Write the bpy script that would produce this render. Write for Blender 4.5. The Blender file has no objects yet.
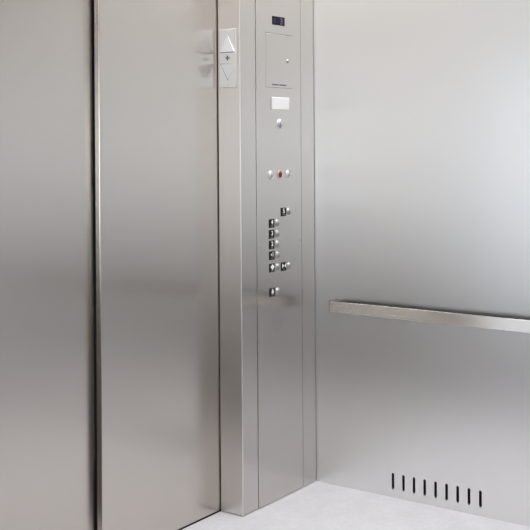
import bpy, bmesh, math
from mathutils import Matrix, Vector

sc = bpy.context.scene
COL = sc.collection

# ------------------------------------------------------------------ numbers
W, D = 4.0557, 2.6128            # right wall plane, front of the return column
A = 0.5618                       # width of the return column
XL = W - A                       # left edge of the return column
DOOR = 2.7332                    # front plane of the nearer door panel
EYE = 1.55
CABX = 1.95                      # open side of the cab
CEIL = 2.85
BACK = -0.85
FLX = 2.45                       # where the white cab floor ends

# ------------------------------------------------------------------ materials
def mat(name):
    m = bpy.data.materials.new(name); m.use_nodes = True
    nt = m.node_tree
    return m, nt, nt.nodes['Principled BSDF']

def plain(name, col, rough=0.5, metal=0.0, emit=None, strength=0.0):
    m, nt, b = mat(name)
    b.inputs['Base Color'].default_value = (*col, 1)
    b.inputs['Roughness'].default_value = rough
    b.inputs['Metallic'].default_value = metal
    if emit:
        b.inputs['Emission Color'].default_value = (*emit, 1)
        b.inputs['Emission Strength'].default_value = strength
    return m

def steel(name, col, rough, aniso, var=0.03, scale=(3, 3, 900), tangent=(0, 0, 1), rvar=0.05):
    """brushed stainless steel: the grain runs across the tangent, so reflections smear along it"""
    m, nt, b = mat(name)
    L = nt.links
    geo = nt.nodes.new('ShaderNodeNewGeometry')
    mp = nt.nodes.new('ShaderNodeVectorMath'); mp.operation = 'MULTIPLY'
    mp.inputs[1].default_value = scale
    L.new(geo.outputs['Position'], mp.inputs[0])
    n = nt.nodes.new('ShaderNodeTexNoise'); n.inputs['Scale'].default_value = 1.0
    n.inputs['Detail'].default_value = 3
    L.new(mp.outputs[0], n.inputs['Vector'])
    r = nt.nodes.new('ShaderNodeMapRange')
    r.inputs['To Min'].default_value = 1 - var; r.inputs['To Max'].default_value = 1 + var
    L.new(n.outputs['Fac'], r.inputs['Value'])
    mx = nt.nodes.new('ShaderNodeVectorMath'); mx.operation = 'SCALE'
    mx.inputs[0].default_value = col
    L.new(r.outputs[0], mx.inputs['Scale'])
    L.new(mx.outputs[0], b.inputs['Base Color'])
    r2 = nt.nodes.new('ShaderNodeMapRange')
    r2.inputs['To Min'].default_value = rough - rvar; r2.inputs['To Max'].default_value = rough + rvar
    L.new(n.outputs['Fac'], r2.inputs['Value'])
    L.new(r2.outputs[0], b.inputs['Roughness'])
    b.inputs['Metallic'].default_value = 1
    b.inputs['Anisotropic'].default_value = aniso
    c = nt.nodes.new('ShaderNodeVectorMath'); c.operation = 'CROSS_PRODUCT'
    L.new(geo.outputs['Normal'], c.inputs[0]); c.inputs[1].default_value = tangent
    L.new(c.outputs[0], b.inputs['Tangent'])
    return m

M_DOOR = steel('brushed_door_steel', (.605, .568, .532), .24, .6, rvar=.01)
M_WALL = steel('fine_grain_wall_steel', (.82, .815, .81), .375, .6, var=.02, scale=(260, 260, 420), rvar=.003)
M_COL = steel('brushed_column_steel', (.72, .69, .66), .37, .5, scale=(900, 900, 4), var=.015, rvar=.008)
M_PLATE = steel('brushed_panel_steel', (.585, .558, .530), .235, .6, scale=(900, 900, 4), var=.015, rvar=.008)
M_RAIL = steel('brushed_rail_steel', (.76, .72, .68), .27, .8, rvar=.01)
M_RAIL.node_tree.nodes['Principled BSDF'].inputs['Anisotropic Rotation'].default_value = .25
M_LANT = steel('satin_lantern_steel', (.80, .80, .81), .36, 0)
M_CHROME = plain('polished_chrome', (.47, .46, .45), .30, 1)
M_SATIN = plain('satin_metal', (.66, .65, .64), .3, 1)
M_LENS = plain('white_lens_plastic', (.62, .62, .63), .45)
M_SILVER = plain('silver_white_plastic', (.78, .78, .80), .55)
M_BLACK = plain('black_plastic', (.012, .012, .012), .4)
M_BLACK.node_tree.nodes['Principled BSDF'].inputs['Specular IOR Level'].default_value = .12
M_GAPSHADE = plain('black_gap_shade', (.01, .01, .01), .8)
M_DARK = plain('dark_cavity', (.008, .008, .008), .9)
M_DARK.node_tree.nodes['Principled BSDF'].inputs['Specular IOR Level'].default_value = .12
M_GLYPH = plain('white_raised_lettering', (.93, .93, .92), .4)
M_INKSHADE = plain('dark_engraved_ink_and_shade', (.05, .05, .05), .6)
M_RED = plain('dark_red_jewel', (.10, .010, .006), .4)
M_PINK = plain('pale_red_ring', (.58, .40, .36), .5, .2)
M_DISP = plain('smoked_display_glass', (.006, .003, .014), .3)
M_DISP.node_tree.nodes['Principled BSDF'].inputs['Specular IOR Level'].default_value = .12
M_DIGIT = plain('dim_violet_segments', (.02, .01, .03), .4, 0, (.36, .26, .55), .35)
M_DIMDIGIT = plain('unlit_segments', (.02, .015, .04), .4, 0, (.22, .22, .40), .16)

def floor_mat():
    m, nt, b = mat('white_speckled_vinyl'); L = nt.links
    g = nt.nodes.new('ShaderNodeNewGeometry')
    n = nt.nodes.new('ShaderNodeTexNoise'); n.inputs['Scale'].default_value = 45; n.inputs['Detail'].default_value = 5
    n2 = nt.nodes.new('ShaderNodeTexNoise'); n2.inputs['Scale'].default_value = 9; n2.inputs['Detail'].default_value = 2
    L.new(g.outputs['Position'], n.inputs['Vector']); L.new(g.outputs['Position'], n2.inputs['Vector'])
    add = nt.nodes.new('ShaderNodeMath'); add.operation = 'ADD'
    L.new(n.outputs['Fac'], add.inputs[0]); L.new(n2.outputs['Fac'], add.inputs[1])
    r = nt.nodes.new('ShaderNodeValToRGB')
    r.color_ramp.elements[0].position = .30; r.color_ramp.elements[0].color = (.66, .665, .705, 1)
    r.color_ramp.elements[1].position = .70; r.color_ramp.elements[1].color = (.77, .775, .82, 1)
    h = nt.nodes.new('ShaderNodeMath'); h.operation = 'MULTIPLY'; h.inputs[1].default_value = .5
    L.new(add.outputs[0], h.inputs[0]); L.new(h.outputs[0], r.inputs[0])
    L.new(r.outputs[0], b.inputs['Base Color']); b.inputs['Roughness'].default_value = .55
    return m
M_FLOOR = floor_mat()

def noisy(name, c0, c1, scale, rough):
    m, nt, b = mat(name); L = nt.links
    g = nt.nodes.new('ShaderNodeNewGeometry')
    n = nt.nodes.new('ShaderNodeTexNoise'); n.inputs['Scale'].default_value = scale; n.inputs['Detail'].default_value = 4
    L.new(g.outputs['Position'], n.inputs['Vector'])
    r = nt.nodes.new('ShaderNodeValToRGB')
    r.color_ramp.elements[0].color = (*c0, 1); r.color_ramp.elements[1].color = (*c1, 1)
    L.new(n.outputs['Fac'], r.inputs[0]); L.new(r.outputs[0], b.inputs['Base Color'])
    b.inputs['Roughness'].default_value = rough
    return m
M_LOBBYFLOOR = noisy('brown_lobby_stone', (.050, .034, .026), (.072, .052, .042), 6, .9)
M_LOBBYWALL = noisy('pale_lobby_plaster', (.66, .655, .65), (.72, .715, .71), 3, .8)
M_LOBBYLOW = noisy('brown_lobby_wainscot', (.10, .08, .065), (.14, .115, .095), 5, .6)
M_LOBBYCEIL = noisy('beige_lobby_ceiling', (.50, .44, .38), (.54, .48, .42), 3, .8)
M_TINT, _nt, _b = mat('grey_tinted_glass')
_t = _nt.nodes.new('ShaderNodeBsdfTransparent'); _t.inputs[0].default_value = (.76, .77, .78, 1)
_nt.links.new(_t.outputs[0], _nt.nodes['Material Output'].inputs['Surface'])   # two faces: about 0.6 in all
M_CABCEIL = noisy('white_cab_ceiling', (.70, .69, .67), (.74, .73, .71), 3, .6)

# ------------------------------------------------------------------ mesh helpers
def box(bm, x0, x1, y0, y1, z0, z1, bevel=0, segs=2):
    vs = [bm.verts.new((x, y, z)) for x in (x0, x1) for y in (y0, y1) for z in (z0, z1)]
    idx = [(0, 1, 3, 2), (4, 6, 7, 5), (0, 4, 5, 1), (2, 3, 7, 6), (0, 2, 6, 4), (1, 5, 7, 3)]
    fs = [bm.faces.new([vs[i] for i in f]) for f in idx]
    bmesh.ops.recalc_face_normals(bm, faces=fs)
    if bevel:
        es = list({e for f in fs for e in f.edges})
        bmesh.ops.bevel(bm, geom=es, offset=bevel, segments=segs, profile=.5, affect='EDGES')

def prism(bm, pts, axis, a0, a1):
    """extrude a polygon: axis 'y' takes (x,z) points, axis 'x' takes (y,z) points"""
    def P(p, a): return (p[0], a, p[1]) if axis == 'y' else (a, p[0], p[1])
    lo = [bm.verts.new(P(p, a0)) for p in pts]; hi = [bm.verts.new(P(p, a1)) for p in pts]
    n = len(pts)
    fs = [bm.faces.new(lo), bm.faces.new(hi)]
    for i in range(n): fs.append(bm.faces.new((lo[i], lo[(i+1) % n], hi[(i+1) % n], hi[i])))
    bmesh.ops.recalc_face_normals(bm, faces=fs)

def lathe(bm, cx, cy, cz, prof, axis='y', n=28):
    """revolve (radius, depth) pairs; depth runs out of the panel (towards -y or -x)"""
    rings = []
    for r, d in prof:
        ring = []
        for k in range(n if r > 1e-6 else 1):
            t = 2*math.pi*k/n
            u, v = r*math.cos(t), r*math.sin(t)
            ring.append(bm.verts.new((cx+u, cy-d, cz+v) if axis == 'y' else (cx-d, cy+u, cz+v)))
        rings.append(ring)
    fs = []
    for a, b in zip(rings, rings[1:]):
        for k in range(n):
            k2 = (k+1) % n
            if len(b) == 1: fs.append(bm.faces.new((a[k], a[k2], b[0])))
            elif len(a) == 1: fs.append(bm.faces.new((a[0], b[k2], b[k])))
            else: fs.append(bm.faces.new((a[k], a[k2], b[k2], b[k])))
    bmesh.ops.recalc_face_normals(bm, faces=fs)
    for f in fs: f.smooth = True

def add_text(bm, s, size, cx, y, cz, depth=.0008):
    """raised lettering on a face that looks to -y, centred on cx, cz"""
    c = bpy.data.curves.new('lettering', 'FONT'); c.body = s; c.size = size
    c.align_x = 'CENTER'; c.align_y = 'CENTER'; c.extrude = depth/2; c.offset = size*.02
    o = bpy.data.objects.new('lettering', c); COL.objects.link(o)
    dg = bpy.context.evaluated_depsgraph_get()
    me = bpy.data.meshes.new_from_object(o.evaluated_get(dg))
    bpy.data.objects.remove(o)
    me.transform(Matrix.Translation((cx, y-depth/2, cz)) @ Matrix.Rotation(math.pi/2, 4, 'X'))
    bm.from_mesh(me); bpy.data.meshes.remove(me)

def obj(name, bm, m, parent=None, kind=None, origin=None, smooth=False):
    me = bpy.data.meshes.new(name)
    off = Vector((0, 0, 0))
    if parent is not None:
        off = parent['_o'] if False else ORG[parent.name]
    elif origin is not None:
        off = Vector(origin)
    bmesh.ops.translate(bm, verts=bm.verts, vec=-(off if parent is not None else off))
    bm.to_mesh(me); bm.free()
    if smooth:
        for p in me.polygons: p.use_smooth = True
    me.materials.append(m)
    o = bpy.data.objects.new(name, me); COL.objects.link(o)
    if parent is not None:
        o.parent = parent; ORG[o.name] = off
    else:
        o.location = off; ORG[o.name] = off
    if kind: o['kind'] = kind
    return o

ORG = {}
def thing(name, label, cat, loc, group=None):
    o = bpy.data.objects.new(name, None); COL.objects.link(o)
    o.empty_display_size = .05
    o.location = loc; ORG[o.name] = Vector(loc)
    o['label'] = label; o['category'] = cat
    if group: o['group'] = group
    return o

def B(): return bmesh.new()

# ------------------------------------------------------------------ the cab shell
bm = B(); box(bm, FLX, W+.05, BACK, D+.118, -.06, 0)
obj('floor', bm, M_FLOOR, kind='structure')
bm = B(); box(bm, CABX, W+.05, D+.119, D+.30, -.06, -.004)
obj('trim_1', bm, M_DARK, kind='structure')                        # door sill under the panels

# right wall: a real sheet with nine punched slots near the floor
slot_y = [D-.3936-.05088*i for i in range(9)]
SZ0, SZ1, SW = .0355, .1055, .0122
def slot_outline(yc, n=6):
    r = SW/2; pts = []
    for k in range(n+1):
        t = math.pi*k/n; pts.append((yc+r*math.cos(t), SZ1-r+r*math.sin(t)))
    for k in range(n+1):
        t = math.pi+math.pi*k/n; pts.append((yc+r*math.cos(t), SZ0+r+r*math.sin(t)))
    return pts
bm = B(); box(bm, W, W+.012, BACK, D+.12, 0, CEIL)
wall = obj('wall_right', bm, M_WALL, kind='structure')
bm = B()
for y in slot_y: prism(bm, slot_outline(y), 'x', W-.02, W+.03)
cut = obj('cutter', bm, M_WALL)
md = wall.modifiers.new('slots', 'BOOLEAN'); md.object = cut; md.operation = 'DIFFERENCE'; md.solver = 'EXACT'
bpy.context.view_layer.update()
me = bpy.data.meshes.new_from_object(wall.evaluated_get(bpy.context.evaluated_depsgraph_get()))
wall.modifiers.clear(); wall.data = me
bpy.data.objects.remove(cut)

vent = thing('wall_vent', 'row of nine dark vertical ventilation slots low in the right steel wall', 'vent', (W, D-.597, SZ0))
for y in slot_y:
    bm = B()
    pts = slot_outline(y)
    lo = [bm.verts.new((W+.0035, p[0]*1.0, p[1])) for p in pts]; hi = [bm.verts.new((W+.0115, p[0], p[1])) for p in pts]
    n = len(pts)
    for i in range(n): bm.faces.new((lo[i], lo[(i+1) % n], hi[(i+1) % n], hi[i]))
    bm.faces.new(hi)
    obj('slot', bm, M_DARK, vent)

# return column: side face, left strip, right strip beside the wall
bm = B(); box(bm, XL, XL+.1100, D, D+.1174, .0015, CEIL, .0050, 4)
wf = obj('wall_front', bm, M_COL, kind='structure')
wf.data.materials.append(M_PLATE)                                  # front strip in panel's finer finish; side colour lightened for the light there
for p in wf.data.polygons:
    if p.normal.y < -.9: p.material_index = 1
bm = B(); box(bm, XL+.4530, W-.0032, D, D+.1174, .0015, CEIL, .0015, 2)
obj('trim_2', bm, M_PLATE, kind='structure')
bm = B(); box(bm, XL+.1, W, D+.03, D+.112, 0, CEIL)
obj('trim_3', bm, M_DARK, kind='structure')                        # dark carcass behind the seams

# sliding doors
bm = B(); box(bm, 2.7950, XL+.06, DOOR, DOOR+.0262,   .0035, 2.45, .0045, 4)
obj('door_1', bm, M_DOOR, kind='structure')
bm = B(); box(bm, 2.02, 2.7950, DOOR+.0368, DOOR+.060,   .0035, 2.45, .002, 2)
d2 = obj('door_2', bm, M_DOOR, kind='structure')
bm = B(); box(bm, 2.7955, 2.85, DOOR+.0385, DOOR+.055,   .0035, 2.45)
obj('door_gap_shade', bm, M_GAPSHADE, d2)  # added black strip standing for the shade between the panels
bm = B(); box(bm, CABX, 2.03, D, DOOR+.06, 0, CEIL, .003)
obj('trim_4', bm, M_COL, kind='structure')                         # far jamb, outside the frame
bm = B(); box(bm, 2.03, XL, D+.005, DOOR+.06, 2.45, CEIL)
obj('trim_5', bm, M_COL, kind='structure')                         # door header
bm = B(); box(bm, CABX, W+.05, DOOR+.075, DOOR+.10, -.06, CEIL)
obj('wall_shaft', bm, M_DARK, kind='structure')

bm = B(); box(bm, CABX, W+.05, BACK-.03, BACK, -.06, CEIL)
obj('wall_rear', bm, M_WALL, kind='structure')
bm = B(); box(bm, CABX, W+.05, BACK-.03, DOOR+.10, CEIL, CEIL+.04)
obj('ceiling', bm, M_CABCEIL, kind='structure')

# ------------------------------------------------------------------ handrail: flat bar, ends bent back to the wall
RX = W-.0850; RT = .0045; RY0 = D-.118; RY1 = -.45; RZ0, RZ1 = .7921, .8408
def rail_path():
    R = .015; pts = []
    pts.append((W, RY0))
    cx, cy = RX+R, RY0-R
    for k in range(9):
        t = math.pi/2*k/8
        pts.append((cx-R*math.sin(t), cy+R*math.cos(t)))
    cy = RY1+R
    for k in range(9):
        t = math.pi/2*k/8
        pts.append((cx-R*math.cos(t), cy-R*math.sin(t)))
    pts.append((W, RY1))
    return pts
path = rail_path()
inner = []
for i, p in enumerate(path):
    a = Vector(path[max(i-1, 0)]); b = Vector(path[min(i+1, len(path)-1)])
    t = (b-a).normalized(); nrm = Vector((-t.y, t.x))
    inner.append((p[0]+nrm.x*RT, p[1]+nrm.y*RT))
    if inner[-1][0] > W: inner[-1] = (W, inner[-1][1])
bm = B()
rows = []
for o_, i_ in zip(path, inner):
    c = .0004
    o_, i_ = Vector(o_), Vector(i_); u = (i_-o_).normalized()*c
    ring = [(o_, RZ0+c), (o_, RZ1-c), (o_+u, RZ1), (i_-u, RZ1), (i_, RZ1-c), (i_, RZ0+c), (i_-u, RZ0), (o_+u, RZ0)]
    rows.append([bm.verts.new((q.x, q.y, z)) for q, z in ring])
for a, b in zip(rows, rows[1:]):
    for k in range(8): bm.faces.new((a[k], a[(k+1) % 8], b[(k+1) % 8], b[k]))
bm.faces.new(rows[0]); bm.faces.new(rows[-1])
bmesh.ops.recalc_face_normals(bm, faces=bm.faces)
rail = thing('handrail', 'flat brushed steel handrail with a bent end running along the right wall', 'handrail', (W, 1.2, RZ0))
obj('rail_bar', bm, M_RAIL, rail)
bm = B(); box(bm, RX+RT, RX+RT+.030, RY1+.03, RY0-.019, RZ0+.001, RZ1-.0008)  # black block added to darken the gap where shade falls
bs = obj('rail_gap_shade', bm, M_GAPSHADE, rail); bs['label'] = 'dark strip standing for the shade behind the handrail'
for y in (1.1, .1):
    bm = B(); box(bm, RX+RT+.028, W, y-.012, y+.012, RZ0+.012, RZ0+.036, .002)
    obj('bracket', bm, M_RAIL, rail)

# ------------------------------------------------------------------ direction lantern on the column's side face
lan = thing('direction_lantern', 'silver direction lantern with raised up and down arrows on the steel column side', 'lantern', (XL, D+.062, 1.773))
bm = B(); box(bm, XL-.004, XL, D+.0190, D+.1045, 1.7740, 2.0170, .0012)
obj('backplate', bm, M_LANT, lan)
def arrow(pts, lift_low, lift_high):
    """a wedge-shaped triangular lens that stands out most at its lower edge"""
    bm = B()
    zs = [p[1] for p in pts]; z0, z1 = min(zs), max(zs)
    def dep(z): return lift_low+(lift_high-lift_low)*(z-z0)/(z1-z0)
    base = [bm.verts.new((XL-.0035, D+p[0], p[1])) for p in pts]
    top = [bm.verts.new((XL-.004-dep(p[1]), D+p[0], p[1])) for p in pts]
    fs = [bm.faces.new(base), bm.faces.new(top)]
    for i in range(3): fs.append(bm.faces.new((base[i], base[(i+1) % 3], top[(i+1) % 3], top[i])))
    bmesh.ops.recalc_face_normals(bm, faces=bm.faces)
    return bm
up = obj('up_arrow', arrow([(.0612, 1.9940), (.0975, 1.9215), (.0250, 1.9215)], .006, .0015), M_SILVER, lan)
up['label'] = 'raised white triangle pointing up'
dn = obj('down_arrow', arrow([(.0600, 1.8050), (.0235, 1.8725), (.0975, 1.8725)], .0008, .003), M_SILVER, lan)
dn['label'] = 'raised white triangle pointing down'
for nm, pts in (('up_arrow', [(.0612, 1.9965), (.1012, 1.9190), (.0245, 1.9192)]), ('down_arrow', [(.0608, 1.8025), (.0240, 1.8725), (.1016, 1.8745)])):
    bm = B(); prism(bm, [(D+y, z) for y, z in pts], 'x', XL-.0043, XL-.0035)
    obj('arrow_shadow', bm, M_INKSHADE, lan)  # dark offset triangles paint the shadow beside each arrow
bm = B()
for dy, dz in ((0, .0072), (0, -.0072), (.0072, 0), (-.0072, 0), (0, 0)):
    lathe(bm, XL-.0040, D+.0620+dy, 1.8965+dz, [(.0036, 0), (.0036, .0006), (0, .0006)], 'x', 12)
obj('chime_holes', bm, M_INKSHADE, lan)
for z in (2.0040, 1.7860):
    bm = B(); lathe(bm, XL-.004, D+.0612, z, [(.0034, 0), (.0034, .0006), (.0026, .0010), (0, .0011)], 'x', 14)
    obj('screw', bm, M_SATIN, lan)

# ------------------------------------------------------------------ car operating panel
cop = thing('car_operating_panel', 'full height brushed steel panel with floor buttons, key switches and small dark display', 'control panel', (XL+.28, D, 0))
PF = D-.0016                                                        # its front plane
def px(x): return XL+x
bm = B(); box(bm, px(.1110), px(.4484), PF, D+.026, .0025, CEIL-.004, .0009, 2)
obj('faceplate', bm, M_PLATE, cop)

# display
bm = B(); box(bm, px(.2305), px(.3235), PF-.0016, PF+.002, 2.0520, 2.0895, .0006)
disp = obj('display_window', bm, M_DISP, cop); disp['label'] = 'small dark display window'
SEG = {'a': (0, 1), 'b': (1, .5), 'c': (1, -.5), 'd': (0, -1), 'e': (-1, -.5), 'f': (-1, .5), 'g': (0, 0)}
def seven(on, cx, cz, w, h, t):
    bm = B()
    for s in on:
        u, v = SEG[s]
        if s in 'adg': box(bm, cx-w/2, cx+w/2, PF-.0021, PF-.0014, cz+v*h/2-t/2, cz+v*h/2+t/2)
        else: box(bm, cx+u*w/2-t/2, cx+u*w/2+t/2, PF-.0021, PF-.0014, cz+v*h/2-h/4+t*.3, cz+v*h/2+h/4-t*.3)
    return bm
obj('digit', seven('abgcd', px(.2960), 2.0700, .0135, .0215, .0038), M_DIGIT, disp)
obj('digit', seven('bc', px(.2420), 2.0700, .0135, .0200, .0036), M_DIMDIGIT, disp)

# service cabinet door, its lock and the lettering along its lower edge
bm = B(); box(bm, px(.1785), px(.3800), PF-.0004, PF+.001, 1.7810, 2.0150)
obj('cabinet_seam', bm, M_INKSHADE, cop)
bm = B(); box(bm, px(.1775), px(.3793), PF-.0012, PF+.001, 1.7820, 2.0122, .0005)
cab = obj('service_cabinet_door', bm, M_PLATE, cop)
bm = B(); lathe(bm, px(.3450), PF-.001, 1.9000, [(.0085, 0), (.0085, .002), (.0065, .0035), (0, .0042)], 'y')
obj('cabinet_lock', bm, M_CHROME, cab)
bm = B()
x = .2240
for n in (8, 9):
    for k in range(n):
        wd = .0044 if (k*7+n) % 3 else .0030
        box(bm, px(x), px(x+wd), PF-.0016, PF-.0011, 1.7900+(.0008 if k % 2 else 0), 1.7965)
        x += .0062
    x += .0045
obj('engraved_lettering', bm, M_INKSHADE, cab)

# white emergency light lens
bm = B(); box(bm, px(.2185), px(.3500), PF-.0060, PF+.001, 1.6850, 1.7400, .003, 3)
el = obj('emergency_light_lens', bm, M_LENS, cop); el['label'] = 'white rectangular lens'

# key switch under the lens
bm = B(); lathe(bm, px(.2810), PF, 1.6260, [(.0205, 0), (.0205, .0015), (.0185, .003), (.0130, .003), (.0120, .005), (0, .0052)], 'y')
ks = obj('key_switch', bm, M_LANT, cop)
bm = B(); box(bm, px(.2792), px(.2828), PF-.0060, PF-.0050, 1.6190, 1.6330)
obj('keyhole', bm, M_INKSHADE, ks)

# three round indicators
for xx, kind in ((.2145, 'w'), (.2795, 'r'), (.3455, 'w')):
    z = 1.4055
    bm = B()
    lathe(bm, px(xx), PF, z, [(.0180, 0), (.0180, .0025), (.0165, .0036), (.0140, .0036), (.0132, .0025)], 'y')
    ring = obj('indicator_ring', bm, M_LANT if kind == 'w' else M_PINK, cop)
    bm = B()
    if kind == 'w':
        lathe(bm, px(xx), PF, z, [(.0134, .002), (.0134, .0030), (0, .0032)], 'y')
        obj('indicator_face', bm, M_LENS, ring)
        bm = B(); box(bm, px(xx)-.0018, px(xx)+.0018, PF-.0040, PF-.0030, z-.0065, z+.0065)
        obj('keyhole', bm, M_INKSHADE, ring); ring['label'] = 'pale round key switch'
    else:
        lathe(bm, px(xx), PF, z, [(.0132, .002), (.0120, .0045), (.0075, .0065), (0, .0075)], 'y')
        obj('indicator_jewel', bm, M_RED, ring); ring['label'] = 'round red light with a pale red rim'

# floor and door buttons, each beside a black tactile plate
def braille(bm, cx, y, cz, dots):
    for dx, dz in dots:
        lathe(bm, cx+dx*.0032, y, cz+dz*.0032, [(.0010, 0), (.0008, .0005), (0, .0007)], 'y', 8)

def star(bm, cx, y0, y1, cz, r):
    pts = []
    for k in range(10):
        t = math.pi/2+math.pi*k/5; rr = r if k % 2 == 0 else r*.42
        pts.append((cx+rr*math.cos(t), cz+rr*math.sin(t)))
    prism(bm, pts, 'y', y0, y1)

def tri(bm, pts, y0, y1): prism(bm, pts, 'y', y0, y1)

BUT = [(.3047, 1.2411, '5', 'round button beside the black plate set alone above and right of the column'),
       (.2158, 1.1972, '4', 'round button beside the black plate reading 4'),
       (.2154, 1.1505, '3', 'round button beside the black plate reading 3'),
       (.2156, 1.1054, '2', 'round button beside the black plate reading 2'),
       (.2158, 1.0590, '*1', 'round button beside the black plate reading star 1'),
       (.2160, 1.0062, 'open', 'round button beside the black plate with the door opening arrows'),
       (.3043, 1.0030, 'close', 'round button beside the black plate with the door closing arrows'),
       (.2159, .9015, 'bell', 'round button beside the black plate with the white bell')]
for x, z, s, lab in BUT:
    bm = B(); box(bm, px(x)-.0195, px(x)+.0195, PF-.0016, PF+.001, z-.0185, z+.0185, .0006)
    pl = obj('tactile_plate', bm, M_BLACK, cop)
    lab2 = {'open': 'black plate with white door opening arrows', 'close': 'black plate with white door closing arrows',
            'bell': 'black plate with a white bell'}.get(s, 'black plate reading ' + s.replace('*', 'star '))
    pl['label'] = lab2
    g = B(); y0, y1 = PF-.0024, PF-.0015
    cx, cz = px(x)+.002, z+.0040
    if s in '5432': add_text(g, s, .0265, cx, PF-.0016, cz)
    elif s == '*1':
        add_text(g, '1', .0265, cx+.0045, PF-.0016, cz); star(g, cx-.0070, y0, y1, cz, .0062)
    elif s == 'open':
        tri(g, [(cx-.0006, cz+.0120), (cx-.0006, cz-.0120), (cx-.0145, cz)], y0, y1)
        tri(g, [(cx+.0006, cz+.0120), (cx+.0006, cz-.0120), (cx+.0145, cz)], y0, y1)
    elif s == 'close':
        tri(g, [(cx-.0140, cz+.0100), (cx-.0140, cz-.0100), (cx-.0015, cz)], y0, y1)
        tri(g, [(cx+.0140, cz+.0100), (cx+.0140, cz-.0100), (cx+.0015, cz)], y0, y1)
    else:
        prism(g, [(cx-.0095, cz-.0080), (cx+.0095, cz-.0080), (cx+.0070, cz-.0040), (cx+.0060, cz+.0040), (cx+.0030, cz+.0085), (cx, cz+.0120),
                  (cx-.0030, cz+.0085), (cx-.0060, cz+.0040), (cx-.0070, cz-.0040)], 'y', y0, y1)
        lathe(g, cx, PF-.0015, cz-.0095, [(.0026, 0), (.0026, .0009), (0, .0009)], 'y', 12)
    obj('raised_symbol', g, M_GLYPH, pl)
    g = B(); braille(g, px(x)-.004, PF-.0016, z-.0125, ((0, 0), (1, 0), (1, 1), (3, 1), (3, 0)))
    obj('braille_dots', g, M_SATIN, pl)
    bx = px(x)+.0415
    bm = B(); lathe(bm, bx, PF, z, [(.0155, 0), (.0155, .0022), (.0138, .0038), (.0120, .0038)], 'y')
    fb = obj('floor_button', bm, M_CHROME, cop); fb['label'] = lab
    bm = B(); lathe(bm, bx, PF, z, [(.0118, .001), (.0118, .0045), (.0100, .0062), (.0055, .0072), (0, .0075)], 'y')
    obj('button_cap', bm, M_CHROME, fb)

# speaker perforations under the bell button, and the fixing screws
bm = B()
for i in range(-5, 6):
    for k in range(-5, 6):
        if i*i+k*k <= 26:
            lathe(bm, px(.2600)+i*.0088, PF, .7750+k*.0088, [(.0013, 0), (.0013, .0002), (0, .0002)], 'y', 6)
obj('speaker_perforations', bm, M_INKSHADE, cop)
for x in (.1200, .4400):
    for z in (1.108,):
        bm = B(); lathe(bm, px(x), PF, z, [(.0042, 0), (.0042, .0012), (.0030, .0020), (0, .0021)], 'y', 16)
        obj('screw', bm, M_CHROME, cop)

# ------------------------------------------------------------------ lobby on the open side of the cab (outside the frame)
LX0, LY0, LY1, LH = -3.6, -3.6, 3.3, 3.0
bm = B(); box(bm, LX0, FLX-.002, LY0, LY1, -.06, -.002)
obj('floor_lobby', bm, M_LOBBYFLOOR, kind='structure')
bm = B(); box(bm, LX0, CABX, LY0, LY1, LH, LH+.05)
obj('ceiling_lobby', bm, M_LOBBYCEIL, kind='structure')
VZ1 = 2.25
GLAZ = [(-3.4, -1.62, .85), (-1.50, 1.60, .34)]                    # added unseen windows, sized to brighten the steel's reflections: y from, y to, sill
bm = B()
box(bm, LX0-.1, LX0, LY0, -3.4, -.06, LH); box(bm, LX0-.1, LX0, 1.60, LY1, -.06, LH); box(bm, LX0-.1, LX0, -1.62, -1.50, -.06, LH)
for y0, y1, z0 in GLAZ:
    box(bm, LX0-.1, LX0, y0, y1, -.06, z0); box(bm, LX0-.1, LX0, y0, y1, VZ1, LH)
obj('wall_left', bm, M_LOBBYWALL, kind='structure')
for n, (y0, y1, z0) in enumerate(GLAZ):
    bm = B()
    for y in (y0, (y0+y1)/2-.025, y1-.05): box(bm, LX0-.07, LX0-.03, y, y+.05, z0, VZ1)
    for z in (z0, VZ1-.05): box(bm, LX0-.07, LX0-.03, y0, y1, z, z+.05)
    obj('window_%d' % (n+2), bm, M_LOBBYWALL, kind='structure')
bm = B(); box(bm, LX0-.1, LX0+.02, LY0, LY1, -.06, .33); obj('trim_6', bm, M_LOBBYLOW, kind='structure')
bm = B(); box(bm, LX0, CABX, LY0-.1, LY0, .9, LH); obj('wall_lobby_rear', bm, M_LOBBYWALL, kind='structure')
bm = B(); box(bm, LX0, CABX, LY0-.1, LY0+.02, -.06, .9); obj('trim_7', bm, M_LOBBYLOW, kind='structure')
bm = B(); box(bm, CABX, CABX+.1, LY0, BACK-.031, -.06, LH); obj('wall_lobby_right', bm, M_LOBBYWALL, kind='structure')
bm = B(); box(bm, CABX, CABX+.1, DOOR+.101, LY1, -.06, LH); obj('wall_lobby_side', bm, M_LOBBYWALL, kind='structure')
bm = B(); box(bm, CABX, CABX+.1, BACK-.031, DOOR+.101, CEIL+.041, LH); obj('trim_8', bm, M_LOBBYWALL, kind='structure')
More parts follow.
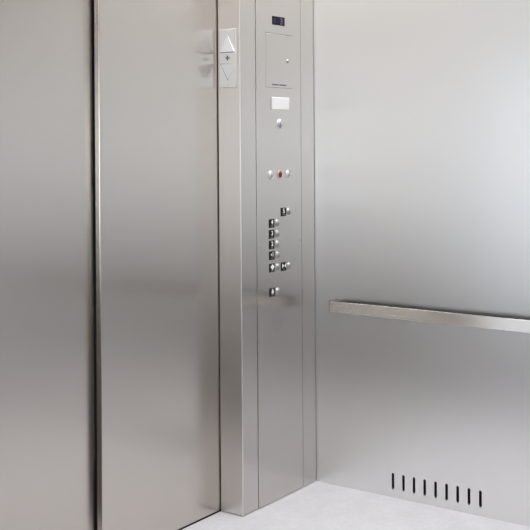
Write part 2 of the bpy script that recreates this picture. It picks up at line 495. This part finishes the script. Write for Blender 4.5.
# front lobby wall, its unseen window added to brighten the rail's reflection
WX0, WX1, WZ0, WZ1 = -2.6, 1.8, .06, 2.35
bm = B()
box(bm, LX0, WX0, LY1, LY1+.12, -.06, LH); box(bm, WX1, CABX+.1, LY1, LY1+.12, -.06, LH)
box(bm, WX0, WX1, LY1, LY1+.12, -.06, WZ0); box(bm, WX0, WX1, LY1, LY1+.12, WZ1, LH)
obj('wall_lobby_front', bm, M_LOBBYWALL, kind='structure')
bm = B()
for x in (WX0, (WX0+WX1)/2-.025, WX1-.05): box(bm, x, x+.05, LY1+.03, LY1+.08, WZ0, WZ1)
for z in (WZ0, WZ1-.05): box(bm, WX0, WX1, LY1+.03, LY1+.08, z, z+.05)
win = obj('window_1', bm, M_LOBBYWALL, kind='structure')
bm = B(); box(bm, WX0, WX1, LY1+.05, LY1+.056, WZ0, WZ1)
obj('dimming_pane', bm, M_TINT, win)  # added tinted pane, dims the daylight mirrored in the steel

# ------------------------------------------------------------------ light
def lamp(name, x, y, z, sx, sy, power, col):
    l = bpy.data.lights.new(name, 'AREA'); l.shape = 'RECTANGLE'; l.size = sx; l.size_y = sy
    l.energy = power; l.color = col
    o = bpy.data.objects.new(name, l); COL.objects.link(o); o.location = (x, y, z)
    return o
lamp('cab_ceiling_panel', 3.42, 1.95, CEIL-.01, .85, 1.0, 36, (1, .98, .965))
for x, y in ((-1.9, -1.9), (.2, -1.9), (-1.9, .6), (.2, .6)):
    lamp('lobby_fill_panel', x, y, LH-.01, 1.2, .6, 20, (1, .99, .97))  # unseen lamps added to light the lobby that the steel reflects
w = bpy.data.worlds.new('daylight'); sc.world = w; w.use_nodes = True
bg = w.node_tree.nodes['Background']; bg.inputs[0].default_value = (.88, .935, 1, 1); bg.inputs[1].default_value = 4.0

# ------------------------------------------------------------------ camera
cd = bpy.data.cameras.new('camera'); cam = bpy.data.objects.new('camera', cd); COL.objects.link(cam)
cd.sensor_width = 36; cd.lens = 1057.39/530*36
cd.shift_x = 0; cd.shift_y = -(265-141.535)/530
cd.clip_start = .05
yaw = .95174; roll = .00658
cam.matrix_world = (Matrix.Translation((0, 0, EYE)) @ Matrix.Rotation(-yaw, 4, 'Z') @ Matrix.Rotation(math.pi/2-.00033, 4, 'X')
                    @ Matrix.Rotation(-roll, 4, 'Z'))
sc.camera = cam
vs = sc.view_settings
vs.view_transform = 'Standard'; vs.look = 'None'; vs.gamma = 1; vs.use_curve_mapping = False
vs.exposure = 0.0
sc.cycles.max_bounces = 12; sc.cycles.glossy_bounces = 8
sc.cycles.sample_clamp_indirect = 8
